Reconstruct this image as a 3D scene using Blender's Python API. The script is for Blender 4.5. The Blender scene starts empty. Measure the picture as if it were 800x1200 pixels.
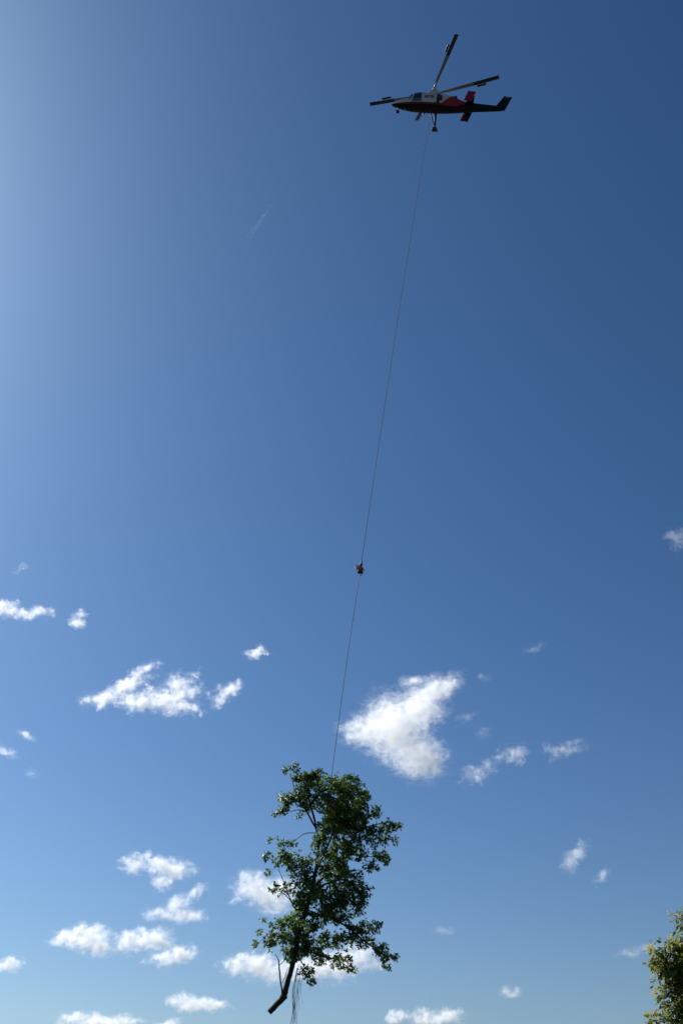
import bpy, bmesh, math, random
import numpy as np
from mathutils import Vector, Matrix, Euler

# ------------------------------------------------------------------ camera, sky, sun, exposure
scene = bpy.context.scene
COL = scene.collection
R = math.radians

cam_data = bpy.data.cameras.new("camera")
cam = bpy.data.objects.new("camera", cam_data)
COL.objects.link(cam)
cam_data.sensor_fit = 'VERTICAL'
cam_data.sensor_height = 36.0
cam_data.lens = 35.0
cam_data.clip_start = 0.1
cam_data.clip_end = 120000.0
cam.location = (0, 0, 1.6)
cam.rotation_euler = (R(90 + 33), 0, 0)
scene.camera = cam

SUN_EL, SUN_AZ = 42.0, -52.5          # degrees; azimuth from +Y, negative to the left
world = bpy.data.worlds.new("World")
scene.world = world
world.use_nodes = True
wn = world.node_tree
bg = wn.nodes['Background']
sky = wn.nodes.new('ShaderNodeTexSky')
sky.sky_type = 'NISHITA'
sky.sun_disc = False
sky.sun_elevation = R(SUN_EL)
sky.sun_rotation = R(SUN_AZ)
sky.air_density, sky.dust_density, sky.ozone_density = 1.13, 1.06, 3.14
tone = wn.nodes.new('ShaderNodeGamma'); tone.inputs['Gamma'].default_value = 1.3
# the camera's colour response, the same for every direction of the sky
RESPONSE = ((0.1738, 0.3566, -0.1260), (0.0050, 0.5917, -0.0486), (0.0606, 0.1079, 0.5022))
wn.links.new(sky.outputs[0], tone.inputs['Color'])
comb = wn.nodes.new('ShaderNodeCombineXYZ')
for ch, row in enumerate(RESPONSE):
    dp = wn.nodes.new('ShaderNodeVectorMath'); dp.operation = 'DOT_PRODUCT'; dp.inputs[1].default_value = row
    wn.links.new(tone.outputs[0], dp.inputs[0]); wn.links.new(dp.outputs['Value'], comb.inputs[ch])
floor_ = wn.nodes.new('ShaderNodeVectorMath'); floor_.operation = 'MAXIMUM'; floor_.inputs[1].default_value = (0, 0, 0)
wn.links.new(comb.outputs[0], floor_.inputs[0]); wn.links.new(floor_.outputs[0], bg.inputs['Color'])
bg.inputs['Strength'].default_value = 0.0534

sun_data = bpy.data.lights.new("sun", 'SUN')
sun_data.energy = 5.0
sun_data.angle = R(0.53)
sun_data.color = (1.0, 0.98, 0.955)
sun = bpy.data.objects.new("sun", sun_data)
COL.objects.link(sun)
sun_dir = Vector((math.sin(R(SUN_AZ)) * math.cos(R(SUN_EL)), math.cos(R(SUN_AZ)) * math.cos(R(SUN_EL)), math.sin(R(SUN_EL))))
sun.rotation_euler = (-sun_dir).to_track_quat('-Z', 'Y').to_euler()

vs = scene.view_settings
vs.view_transform = 'Standard'; vs.look = 'None'; vs.exposure = 0.65; vs.gamma = 1.0; vs.use_curve_mapping = False
scene.render.engine = 'CYCLES'
cy = scene.cycles
cy.use_denoising = True
cy.max_bounces = 20; cy.diffuse_bounces = 3; cy.glossy_bounces = 3; cy.transmission_bounces = 4
cy.volume_bounces = 20
cy.transparent_max_bounces = 16
cy.volume_step_rate = 1.0
cy.volume_max_steps = 256

# ------------------------------------------------------------------ helpers
def tag(o, label=None, cat=None, group=None, kind=None):
    if label: o['label'] = label
    if cat: o['category'] = cat
    if group: o['group'] = group
    if kind: o['kind'] = kind
    return o

def link(name, me, mat=None, parent=None, smooth=False):
    o = bpy.data.objects.new(name, me)
    COL.objects.link(o)
    if mat is not None:
        for m in (mat if isinstance(mat, (list, tuple)) else [mat]):
            me.materials.append(m)
    if parent is not None: o.parent = parent
    if smooth:
        for p in me.polygons: p.use_smooth = True
    return o

def empty(name, loc=(0, 0, 0)):
    o = bpy.data.objects.new(name, None)
    COL.objects.link(o); o.location = loc; o.empty_display_size = 0.5
    return o

class MB:
    """collects faces, then builds ONE mesh object"""
    def __init__(s): s.v = []; s.f = []; s.m = []
    def add(s, verts, faces, mi=0):
        b = len(s.v)
        s.v += [tuple(p) for p in verts]
        s.f += [tuple(i + b for i in f) for f in faces]
        s.m += [mi] * len(faces)
        return s
    def box(s, c, d, rot=None, taper=1.0):
        x, y, z = d[0] / 2, d[1] / 2, d[2] / 2
        vs = [Vector((sx * x * (taper if sz > 0 else 1), sy * y * (taper if sz > 0 else 1), sz * z)) for sz in (-1, 1) for sy in (-1, 1) for sx in (-1, 1)]
        if rot is not None: vs = [rot @ p for p in vs]
        vs = [p + Vector(c) for p in vs]
        return s.add(vs, [(0, 2, 3, 1), (4, 5, 7, 6), (0, 1, 5, 4), (2, 6, 7, 3), (0, 4, 6, 2), (1, 3, 7, 5)])
    def tube(s, pts, radii, n=8, cap=True, mi=0):
        pts = [Vector(p) for p in pts]
        if not isinstance(radii, (list, tuple)): radii = [radii] * len(pts)
        rings = []
        ref = None
        for i, p in enumerate(pts):
            t = (pts[min(i + 1, len(pts) - 1)] - pts[max(i - 1, 0)]).normalized()
            if ref is None:
                ref = t.orthogonal().normalized()
            ref = (ref - t * ref.dot(t)).normalized()
            b = t.cross(ref)
            rings.append([p + (ref * math.cos(a) + b * math.sin(a)) * radii[i] for a in [2 * math.pi * k / n for k in range(n)]])
        vs = [q for r in rings for q in r]
        fs = []
        for i in range(len(rings) - 1):
            for k in range(n):
                a, c = i * n + k, i * n + (k + 1) % n
                fs.append((a, c, c + n, a + n))
        if cap:
            fs.append(tuple(range(n - 1, -1, -1)))
            fs.append(tuple(range((len(rings) - 1) * n, len(rings) * n)))
        return s.add(vs, fs, mi)
    def mesh(s, name):
        me = bpy.data.meshes.new(name)
        me.from_pydata(s.v, [], s.f)
        if any(s.m): me.polygons.foreach_set('material_index', s.m)
        me.update()
        return me
    def build(s, name, mat, parent=None, smooth=False, bevel=0.0):
        me = s.mesh(name)
        o = link(name, me, mat, parent, smooth)
        if bevel:
            bm = bmesh.new(); bm.from_mesh(me)
            bmesh.ops.bevel(bm, geom=[e for e in bm.edges if len(e.link_faces) == 2 and e.calc_face_angle(0) > 0.6], offset=bevel, segments=2, affect='EDGES')
            bm.to_mesh(me); bm.free()
        return o

def material(name, color, rough=0.6, metal=0.0, noise=0.0, nscale=6.0, bump=0.0, spec=0.5, coat=0.0):
    m = bpy.data.materials.new(name); m.use_nodes = True
    nt = m.node_tree; b = nt.nodes['Principled BSDF']
    b.inputs['Base Color'].default_value = (*color, 1); b.inputs['Roughness'].default_value = rough
    b.inputs['Metallic'].default_value = metal; b.inputs['Specular IOR Level'].default_value = spec
    b.inputs['Coat Weight'].default_value = coat
    if noise or bump:
        tc = nt.nodes.new('ShaderNodeTexCoord'); nz = nt.nodes.new('ShaderNodeTexNoise')
        nz.inputs['Scale'].default_value = nscale; nz.inputs['Detail'].default_value = 5
        nt.links.new(tc.outputs['Object'], nz.inputs['Vector'])
        if noise:
            mx = nt.nodes.new('ShaderNodeMix'); mx.data_type = 'RGBA'
            mx.inputs[6].default_value = (*[c * (1 - noise) for c in color], 1)
            mx.inputs[7].default_value = (*[min(1, c * (1 + noise)) for c in color], 1)
            nt.links.new(nz.outputs['Fac'], mx.inputs[0]); nt.links.new(mx.outputs[2], b.inputs['Base Color'])
        if bump:
            bp = nt.nodes.new('ShaderNodeBump'); bp.inputs['Strength'].default_value = bump
            nt.links.new(nz.outputs['Fac'], bp.inputs['Height']); nt.links.new(bp.outputs[0], b.inputs['Normal'])
    return m

# ------------------------------------------------------------------ ground: one grass sheet out to the horizon
def grass_material():
    m = bpy.data.materials.new("meadow_grass"); m.use_nodes = True
    nt = m.node_tree; b = nt.nodes['Principled BSDF']
    tc = nt.nodes.new('ShaderNodeTexCoord')
    n1 = nt.nodes.new('ShaderNodeTexNoise'); n1.inputs['Scale'].default_value = 0.02; n1.inputs['Detail'].default_value = 8
    n2 = nt.nodes.new('ShaderNodeTexNoise'); n2.inputs['Scale'].default_value = 9.0; n2.inputs['Detail'].default_value = 4
    mx = nt.nodes.new('ShaderNodeMix'); mx.data_type = 'RGBA'
    mx.inputs[6].default_value = (0.026, 0.034, 0.014, 1); mx.inputs[7].default_value = (0.048, 0.048, 0.026, 1)
    bp = nt.nodes.new('ShaderNodeBump'); bp.inputs['Strength'].default_value = 0.6
    for n in (n1, n2): nt.links.new(tc.outputs['Object'], n.inputs['Vector'])
    nt.links.new(n1.outputs['Fac'], mx.inputs[0]); nt.links.new(mx.outputs[2], b.inputs['Base Color'])
    nt.links.new(n2.outputs['Fac'], bp.inputs['Height']); nt.links.new(bp.outputs[0], b.inputs['Normal'])
    b.inputs['Roughness'].default_value = 0.9
    return m

gb = MB(); rings = [0, 5, 15, 40, 100, 300, 1000, 4000, 15000, 50000]; seg = 48
gv = [(0, 0, 0)]; gf = []
rnd = random.Random(3)
for i, r in enumerate(rings[1:]):
    for k in range(seg):
        a = 2 * math.pi * k / seg
        gv.append((r * math.cos(a), r * math.sin(a), rnd.uniform(-0.06, 0.04) if r < 400 else 0))
for k in range(seg): gf.append((0, 1 + k, 1 + (k + 1) % seg))
for i in range(len(rings) - 2):
    for k in range(seg):
        a, b_ = 1 + i * seg + k, 1 + i * seg + (k + 1) % seg
        gf.append((a, a + seg, b_ + seg, b_))
gb.add(gv, gf)
tag(gb.build('ground', grass_material(), smooth=True), kind='structure', label='flat grass meadow reaching out to the horizon')
CLOUDS = [
    ('largest bright cloud, arrowhead shaped, right of the long sling line', (298, 3847, 1500), -0.0772, 0.3704, 3.46, 1.00,
     [(-188,-42,119.5,67.7,0),(-84,-32,143.4,135.5,0),(16,34,119.5,95.6,-35),(71,100,127.5,55.8,-25),(-6,-141,127.5,95.6,20),(51,-180,63.8,63.8,0),(0,147,67.7,27.9,-10),(141,119,71.7,39.8,-30)]),
    ('ragged cloud with an open notch, largest on the left side', (-720, 3566, 1500), 0.1992, 0.3907, 3.26, 0.75,
     [(-179,-42,90.1,33.8,-10),(-111,5,120.1,33.8,-30),(-45,74,75.1,26.3,-35),(-64,-43,105.1,41.3,0),(37,-29,120.1,56.3,5),(104,15,82.6,60.0,10),(117,-49,75.1,37.5,10),(144,70,52.5,22.5,-40)]),
    ('small puffy cloud just right of the notched cloud', (-442, 3579, 1500), 0.1228, 0.3938, 3.27, 0.50,
     [(0,5,67.7,33.9,-15),(-30,-35,33.9,30.1,0),(31,29,45.2,22.6,-30)]),
    ('tiny lone puff high left of the sling line', (-291, 3203, 1500), 0.0907, 0.4360, 3.00, 0.60,
     [(-9,-8,44.9,20.7,0),(9,8,24.2,20.7,0)]),
    ('flat cloud cut by the left edge of the picture', (-1038, 2900, 1500), 0.3436, 0.4527, 2.78, 0.60,
     [(-51,-2,76.9,28.8,0),(8,-2,51.2,22.4,10),(44,4,57.6,22.4,-10)]),
    ('tiny round puff right of the cloud at the left edge', (-859, 2946, 1500), 0.2838, 0.4542, 2.82, 0.55,
     [(-7,-11,32.4,25.9,0),(7,11,19.4,16.2,-20)]),
    ('smallest highest wisp above the left edge cloud', (-973, 2626, 1500), 0.3548, 0.4914, 2.59, 0.20,
     [(0,0,26.8,11.9,-35)]),
    ('tiny ragged puff near the left edge, upper of three', (-1324, 4031, 1500), 0.3173, 0.3395, 3.60, 0.28,
     [(0,0,37.2,24.8,20)]),
    ('tiny flat wisp touching the left edge, middle of three', (-1466, 4230, 1500), 0.3337, 0.3230, 3.74, 0.28,
     [(0,0,60.2,17.2,15)]),
    ('faint speck of cloud near the left edge, lowest of three', (-1436, 4530, 1500), 0.3070, 0.3054, 3.96, 0.12,
     [(0,0,36.4,22.7,15)]),
    ('thin ragged cloud pair right of the largest cloud', (687, 4393, 1500), -0.1550, 0.3250, 3.86, 0.26,
     [(-92,-46,79.9,48.8,-15),(-31,-8,53.2,39.9,0),(95,38,79.9,48.8,-10),(28,15,53.2,26.6,0)]),
    ('thin flat wisp at the far end of the right cloud chain', (967, 4219, 1500), -0.2252, 0.3332, 3.73, 0.22,
     [(-33,-1,68.7,34.3,10),(33,1,85.9,34.3,-15)]),
    ('faint wisp alone high above the right cloud chain', (680, 3179, 1500), -0.2109, 0.4319, 2.98, 0.10,
     [(0,0,48.0,17.2,-10)]),
    ("faintest wisps just right of the largest cloud's upper tip", (542, 3746, 1500), -0.1436, 0.3769, 3.39, 0.10,
     [(38,125,39.0,23.4,-10),(-52,-34,62.4,23.4,-25),(14,-90,46.8,31.2,-20)]),
    ('two lobed cloud above the crossed streaky cloud, lower left', (-1144, 6327, 1500), 0.1789, 0.2289, 5.25, 0.70,
     [(-126,16,90.5,60.4,-10),(-68,53,60.4,42.2,-30),(29,17,102.6,60.4,0),(115,-9,132.8,66.4,-5),(49,-76,72.4,60.4,0)]),
    ('streaky crossed cloud below the two lobed cloud', (-1152, 7448, 1500), 0.1534, 0.1963, 6.05, 0.60,
     [(-125,-51,139.2,55.7,0),(37,-58,194.9,55.7,5),(-12,14,139.2,62.7,-25),(102,97,97.5,41.8,-35)]),
    ('left cloud of the row of three, lower left', (-2094, 8736, 1500), 0.2352, 0.1653, 6.98, 0.80,
     [(-110,6,192.6,64.2,-5),(23,31,192.6,96.3,0),(87,-37,160.5,80.3,10)]),
    ('middle cloud of the row of three, lower left', (-1608, 8711, 1500), 0.1826, 0.1676, 6.96, 0.80,
     [(-114,-23,144.1,96.1,0),(47,8,192.1,88.1,-8),(-66,43,80.1,48.0,-30),(134,-28,112.1,64.0,0)]),
    ('right and lowest cloud of the row of three, lower left', (-1477, 9507, 1500), 0.1541, 0.1545, 7.53, 0.75,
     [(-58,-19,190.6,69.3,0),(58,19,156.0,78.0,-10)]),
    ('small lone cloud at the left edge below the row of three', (-3056, 9969, 1500), 0.2974, 0.1427, 7.87, 0.70,
     [(-39,-12,117.6,54.3,0),(40,12,90.5,72.4,0)]),
    ('flat bottomed cloud alone just below the row of three', (-1672, 12710, 1500), 0.1308, 0.1164, 9.84, 0.80,
     [(-177,24,169.7,90.5,0),(1,-9,294.1,79.2,0),(177,-15,203.6,67.9,0)]),
    ('long low cloud bank along the bottom edge, left', (-3116, 14434, 1500), 0.2126, 0.1011, 11.08, 0.80,
     [(-334,16,254.7,101.9,0),(15,-6,433.1,101.9,0),(321,-10,229.3,76.4,0)]),
    ('sliver of cloud on the bottom edge left of the tree stub', (-2301, 14793, 1500), 0.1543, 0.0998, 11.33, 0.60,
     [(0,0,182.5,65.2,0)]),
    ('white cloud behind the upper left foliage of the hanging tree', (-509, 6851, 1500), 0.0742, 0.2147, 5.62, 0.75,
     [(-53,-1,155.2,103.5,10),(50,-52,168.2,116.4,10),(-123,51,90.6,51.7,-20),(126,2,116.4,77.6,0)]),
    ('tiny wisp left of the cloud behind the foliage', (-734, 7266, 1500), 0.1007, 0.2024, 5.92, 0.25,
     [(0,0,54.5,34.1,-10)]),
    ('white cloud behind the trunk base of the hanging tree', (-796, 10107, 1500), 0.0786, 0.1467, 7.96, 0.80,
     [(-175,15,164.9,91.6,-5),(-1,17,219.8,119.1,0),(176,-32,219.8,109.9,0)]),
    ('broad white cloud behind the lower right boughs', (35, 9921, 1500), -0.0036, 0.1499, 7.83, 0.75,
     [(-309,-46,306.2,108.1,0),(-74,-4,306.2,153.1,-5),(106,54,216.1,144.1,-10),(278,-4,162.1,54.0,0)]),
    ('slanting streaky wisp high over the lower right sky', (1378, 6075, 1500), -0.2231, 0.2361, 5.07, 0.28,
     [(-23,-23,69.9,52.4,-45),(23,23,93.2,46.6,-50)]),
    ('small slanting wisp below right of the streaky wisp', (1648, 6521, 1500), -0.2476, 0.2192, 5.39, 0.24,
     [(0,0,80.5,31.0,-35)]),
    ('low flat wisp, brighter of two between hanging tree and leafy tree', (1817, 11698, 1500), -0.1541, 0.1259, 9.11, 0.28,
     [(-33,-12,146.7,52.4,0),(33,12,94.3,52.4,0)]),
    ('small puff at the left end of the bottom right bank', (694, 14122, 1500), -0.0491, 0.1056, 10.85, 0.65,
     [(0,0,162.2,74.9,-10)]),
    ('low cloud bank on the bottom edge right of center', (1197, 14031, 1500), -0.0851, 0.1060, 10.79, 0.75,
     [(-183,2,198.5,111.6,0),(10,-19,272.9,99.2,0),(173,18,186.1,111.6,0)]),
    ('pale wisp cut by the right edge of the picture', (970, 2443, 1500), -0.3780, 0.5182, 2.46, 0.16,
     [(-10,7,39.5,22.6,20),(10,-7,39.5,33.9,0)]),
    ('pale wisp just left of the leafy tree top', (2588, 9131, 1500), -0.2762, 0.1566, 7.26, 0.15,
     [(-134,-30,133.6,41.8,-10),(-3,-2,116.9,41.8,-10),(136,32,83.5,41.8,0)]),
    ('very faint thin streak, upper of two between hanging tree and leafy tree', (791, 8348, 1500), -0.0944, 0.1768, 6.70, 0.12,
     [(0,0,123.3,30.8,0)]),
]
TREE_TRUNK = [(-4.42,67.90,9.11,0.170),(-4.12,67.90,9.42,0.175),(-3.84,67.90,9.68,0.185),(-3.59,67.90,9.99,0.205),(-3.42,67.90,10.56,0.175),(-3.27,67.90,11.10,0.168),(-3.10,67.90,11.68,0.165),(-2.92,68.00,12.59,0.160),(-2.73,68.10,13.62,0.155),(-2.42,68.10,14.65,0.150),(-2.11,68.10,15.70,0.135),(-1.85,68.00,16.74,0.120),(-1.64,67.90,17.91,0.105),(-1.54,67.90,19.18,0.095),(-1.67,67.90,20.14,0.080),(-1.91,67.90,21.17,0.075),(-2.21,67.70,22.10,0.055),(-2.46,67.60,23.12,0.035),(-2.60,67.60,23.84,0.020)]
TREE_LIMBS = [
    [(-1.60,67.90,19.07,0.085),(-0.92,68.10,20.36,0.070),(-0.12,68.30,21.75,0.055),(0.47,68.40,23.08,0.040),(0.71,68.40,23.86,0.020)],
    [(-1.67,67.90,20.14,0.070),(-2.31,67.60,21.25,0.050),(-3.08,67.40,22.41,0.035),(-3.40,67.30,23.50,0.020)],
    [(-2.43,67.60,21.31,0.040),(-2.88,67.40,21.37,0.030),(-3.38,67.10,21.17,0.018)],
    [(-1.72,67.90,19.97,0.035),(-2.46,67.60,19.83,0.025),(-3.01,67.40,19.38,0.015)],
    [(-1.90,68.00,16.47,0.090),(-0.96,68.60,17.47,0.080),(0.00,69.00,18.73,0.065),(1.11,69.10,20.35,0.050),(2.64,69.00,20.90,0.030),(3.63,68.90,20.93,0.015)],
    [(0.12,69.00,18.90,0.050),(1.27,68.90,18.71,0.035),(2.64,68.70,18.55,0.015)],
    [(-2.00,68.00,16.05,0.085),(-1.10,67.10,16.43,0.070),(0.11,66.60,16.64,0.050),(1.36,66.40,16.12,0.020)],
    [(-2.37,68.10,14.91,0.090),(-1.04,67.40,14.57,0.075),(0.27,67.00,13.93,0.060),(1.28,66.80,13.09,0.045),(2.70,66.70,12.14,0.020)],
    [(0.27,67.00,13.93,0.040),(1.34,66.70,13.82,0.030),(2.04,66.60,14.01,0.015)],
    [(-2.27,68.10,15.33,0.070),(-2.93,68.20,15.14,0.050),(-3.40,68.30,15.95,0.040),(-3.71,68.30,16.70,0.030),(-4.26,68.40,17.92,0.015)],
    [(-3.34,68.30,15.74,0.030),(-3.87,68.50,16.26,0.020),(-4.38,68.60,16.39,0.012)],
    [(-2.82,68.00,13.04,0.070),(-3.55,67.30,13.28,0.050),(-4.40,66.90,13.51,0.030),(-5.16,66.70,12.87,0.012)],
    [(-2.73,68.10,13.57,0.060),(-3.43,68.70,14.24,0.045),(-4.17,69.00,14.56,0.020)],
    [(-2.87,68.00,12.74,0.070),(-1.74,68.40,12.56,0.050),(-0.27,68.80,12.22,0.030),(0.54,68.90,11.73,0.015)],
    [(-2.92,68.00,12.54,0.040),(-2.34,67.50,11.67,0.030),(-1.90,67.30,11.01,0.015)],
    [(-1.74,68.00,17.28,0.070),(-1.12,67.20,18.45,0.060),(-0.45,66.80,20.00,0.045),(0.00,66.70,21.68,0.020)],
    [(-3.64,67.80,10.12,0.055),(-3.79,67.70,10.92,0.045),(-3.89,67.65,11.69,0.045),(-3.96,67.60,12.08,0.030),(-4.18,67.60,12.38,0.015)],
    [(-3.90,67.65,11.74,0.030),(-3.59,67.70,12.00,0.022),(-3.44,67.70,12.44,0.012)],
    [(-3.66,67.80,10.74,0.030),(-3.46,67.75,11.22,0.022),(-3.36,67.75,11.66,0.012)],
]
TREE_CLUMPS = [
    (-3.22,67.22,24.28,0.38,0.36,0.31,1.3),(-3.85,67.37,24.16,0.25,0.35,0.22,1.3),(-3.16,67.92,23.86,0.43,0.41,0.35,1.4),(-2.36,67.86,23.68,0.76,0.69,0.55,1.4),(-2.55,67.17,22.59,0.62,0.65,0.62,1.1),(-2.17,67.74,21.91,0.62,0.69,0.70,1.1),(-3.86,67.31,22.09,0.65,0.65,0.59,1.2),(-4.37,67.30,21.09,0.25,0.35,0.21,1.0),(-3.96,66.78,21.16,0.43,0.40,0.34,1.0),(-2.95,67.57,22.33,0.65,0.64,0.56,1.3),(-2.84,67.57,21.01,0.28,0.35,0.25,1.0),(-1.89,68.13,23.61,0.79,0.75,0.63,1.0),(-1.58,67.75,24.05,0.55,0.46,0.32,1.0),
    (-0.46,67.09,22.18,1.47,1.58,1.54,1.3),(0.47,67.85,23.20,1.10,1.07,0.94,1.2),(0.16,68.90,21.47,1.57,1.56,1.41,1.3),(-0.76,67.49,20.30,0.99,1.08,1.07,1.3),(1.42,68.63,22.65,0.71,0.75,0.71,1.2),(0.78,68.76,21.12,1.25,1.23,1.09,1.3),(2.19,68.52,21.60,0.59,0.61,0.56,1.0),
    (2.32,68.58,20.00,1.08,0.97,0.77,1.0),(3.26,68.50,20.59,0.74,0.66,0.51,1.0),(3.93,68.81,20.80,0.31,0.35,0.28,1.0),(3.63,68.67,19.79,0.31,0.35,0.31,1.0),(2.62,68.98,18.89,0.65,0.63,0.55,1.0),(1.96,67.99,17.91,0.60,0.54,0.42,1.0),(0.93,68.70,19.27,1.08,1.05,0.92,1.2),(-0.15,68.51,18.92,0.99,1.08,1.07,1.2),(2.91,68.77,18.36,0.37,0.35,0.24,1.0),
    (-4.73,66.86,19.21,0.15,0.35,0.14,0.8),(-4.08,67.40,19.26,0.38,0.35,0.27,0.8),(-3.40,67.56,19.13,0.42,0.37,0.27,0.8),(-4.90,67.85,18.32,0.33,0.40,0.42,0.8),(-3.96,68.60,18.50,0.76,0.74,0.64,0.9),(-3.03,68.35,18.14,0.91,0.88,0.76,0.9),(-2.19,68.20,18.11,0.42,0.54,0.61,1.0),(-4.84,68.59,17.61,0.21,0.35,0.21,0.8),(-2.84,67.93,17.02,0.75,0.71,0.60,0.9),(-4.25,68.22,16.37,0.57,0.55,0.48,0.5),(-3.43,68.16,16.50,0.42,0.53,0.60,0.6),(-2.18,68.20,17.23,0.53,0.59,0.60,1.0),
    (-0.45,68.72,17.49,1.06,1.03,0.91,1.2),(0.59,66.65,16.73,0.88,0.85,0.73,1.0),(1.46,66.52,16.00,0.55,0.54,0.48,1.0),(0.44,66.62,15.89,1.16,0.99,0.73,1.2),(-0.73,67.08,15.57,1.31,1.15,0.88,1.3),(1.02,66.63,15.33,0.67,0.64,0.55,1.0),(-0.29,67.46,14.81,1.17,0.98,0.70,1.2),(-1.46,68.12,14.53,0.88,0.77,0.59,1.0),(1.16,66.79,14.82,0.40,0.40,0.36,1.0),(-2.52,67.97,15.89,0.74,0.74,0.67,1.0),
    (-3.10,68.68,14.49,0.89,0.76,0.56,1.0),(-4.12,68.49,14.32,0.56,0.57,0.53,1.0),(-5.10,68.67,14.60,0.18,0.35,0.13,1.0),(-5.35,66.94,12.83,0.17,0.35,0.34,0.8),(-5.11,67.33,13.63,0.16,0.35,0.16,1.0),(-4.40,66.71,13.05,0.54,0.64,0.68,1.0),(-3.47,67.83,13.25,0.84,0.88,0.84,1.0),(-2.32,67.95,13.67,0.99,0.96,0.84,1.0),(-1.74,68.35,12.93,0.84,0.73,0.55,1.0),(-2.60,68.23,12.64,0.84,0.73,0.55,1.0),(-0.73,68.50,13.36,0.96,0.80,0.55,1.0),(0.29,67.50,13.19,0.95,0.77,0.52,1.0),(-1.30,68.35,12.26,0.69,0.64,0.52,0.9),(-0.14,68.61,12.17,0.84,0.71,0.52,0.9),(0.58,68.79,11.66,0.40,0.35,0.20,0.9),(-2.12,67.28,11.37,0.54,0.49,0.40,0.9),(-1.98,67.78,10.95,0.45,0.40,0.31,0.9),
    (-1.44,67.67,19.15,0.61,0.72,0.76,0.9),(-2.22,67.60,16.38,0.74,0.78,0.74,0.9),(-2.60,68.68,15.19,0.67,0.66,0.59,1.0),(-2.89,68.18,15.80,0.45,0.47,0.45,0.8),(-1.20,67.55,17.95,0.60,0.79,0.90,1.0),(-1.65,68.54,16.44,0.60,0.71,0.75,1.0),(-3.01,67.88,12.25,0.57,0.53,0.43,1.0),(1.59,67.26,13.82,0.81,0.70,0.52,0.9),(2.15,66.61,13.86,0.40,0.38,0.31,1.0),(1.57,66.95,12.96,0.66,0.61,0.51,1.0),(2.40,66.43,12.45,0.59,0.55,0.45,1.0),(2.95,66.37,11.95,0.62,0.54,0.42,1.0),(2.81,66.65,11.56,0.25,0.35,0.20,1.0),(0.72,67.16,13.67,0.66,0.62,0.52,1.0),
]
YCLUMPS = [
    (7.07,24.00,5.37,0.17,0.24,0.17,12),
    (6.94,24.00,5.50,0.10,0.13,0.10,4),
    (6.94,24.00,5.25,0.09,0.16,0.13,5),
    (6.93,24.00,4.87,0.08,0.11,0.08,2),
    (6.77,24.00,4.18,0.11,0.12,0.06,3),
    (7.31,24.00,5.53,0.17,0.23,0.15,14),
    (7.73,24.10,6.22,0.12,0.20,0.18,7),
    (7.58,24.10,5.62,0.17,0.26,0.19,16),
    (7.39,24.00,5.22,0.21,0.28,0.19,26),
    (7.10,23.90,5.03,0.17,0.22,0.15,14),
    (7.61,24.20,5.07,0.23,0.32,0.23,30),
    (7.32,24.00,4.84,0.19,0.25,0.17,22),
    (7.11,24.10,4.66,0.13,0.17,0.11,8),
    (7.43,24.00,4.61,0.22,0.31,0.22,30),
    (7.19,24.00,4.43,0.15,0.21,0.15,12),
    (7.43,24.00,4.23,0.22,0.31,0.22,30),
    (6.91,23.90,4.15,0.09,0.12,0.07,5),
    (7.22,24.00,4.08,0.17,0.21,0.13,14),
    (8.02,24.20,6.05,0.27,0.38,0.27,34),
    (7.99,24.20,5.57,0.31,0.43,0.31,50),
    (7.95,24.20,4.90,0.34,0.50,0.38,60),
    (7.84,24.20,4.13,0.37,0.55,0.41,60),
    (8.57,24.20,6.52,0.32,0.47,0.35,40),
    (9.00,24.20,6.60,0.90,1.00,0.80,170),
    (9.90,24.30,7.00,0.90,1.00,0.80,150),
    (10.80,24.40,6.20,1.10,1.30,1.00,200),
    (9.60,25.40,5.40,1.30,1.10,1.20,240),
    (9.80,23.30,5.00,1.20,1.00,1.20,230),
    (11.40,24.30,4.80,1.10,1.40,1.20,220),
    (9.20,24.30,4.30,1.30,1.40,1.20,260),
    (10.20,24.30,3.30,1.60,1.60,0.90,240),
    (8.60,24.20,3.20,0.90,1.10,0.70,120),
]
YBOUGHS = [
    [(9.90,24.30,3.60,0.060),(8.49,24.10,4.88,0.040),(7.79,24.05,5.26,0.025),(7.33,24.00,5.44,0.014),(7.04,24.00,5.43,0.007)],
    [(9.90,24.30,4.20,0.060),(8.63,24.10,5.58,0.040),(8.11,24.10,5.85,0.025),(7.83,24.10,6.13,0.014),(7.74,24.10,6.27,0.007)],
    [(9.90,24.30,3.00,0.060),(8.34,24.10,4.21,0.040),(7.76,24.10,4.54,0.025),(7.31,24.00,4.78,0.014),(7.07,23.90,4.99,0.007)],
    [(9.90,24.30,2.60,0.060),(8.22,24.10,3.63,0.040),(7.61,24.00,3.95,0.025),(7.19,24.00,4.11,0.014),(6.91,23.90,4.17,0.007)],
]

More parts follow.
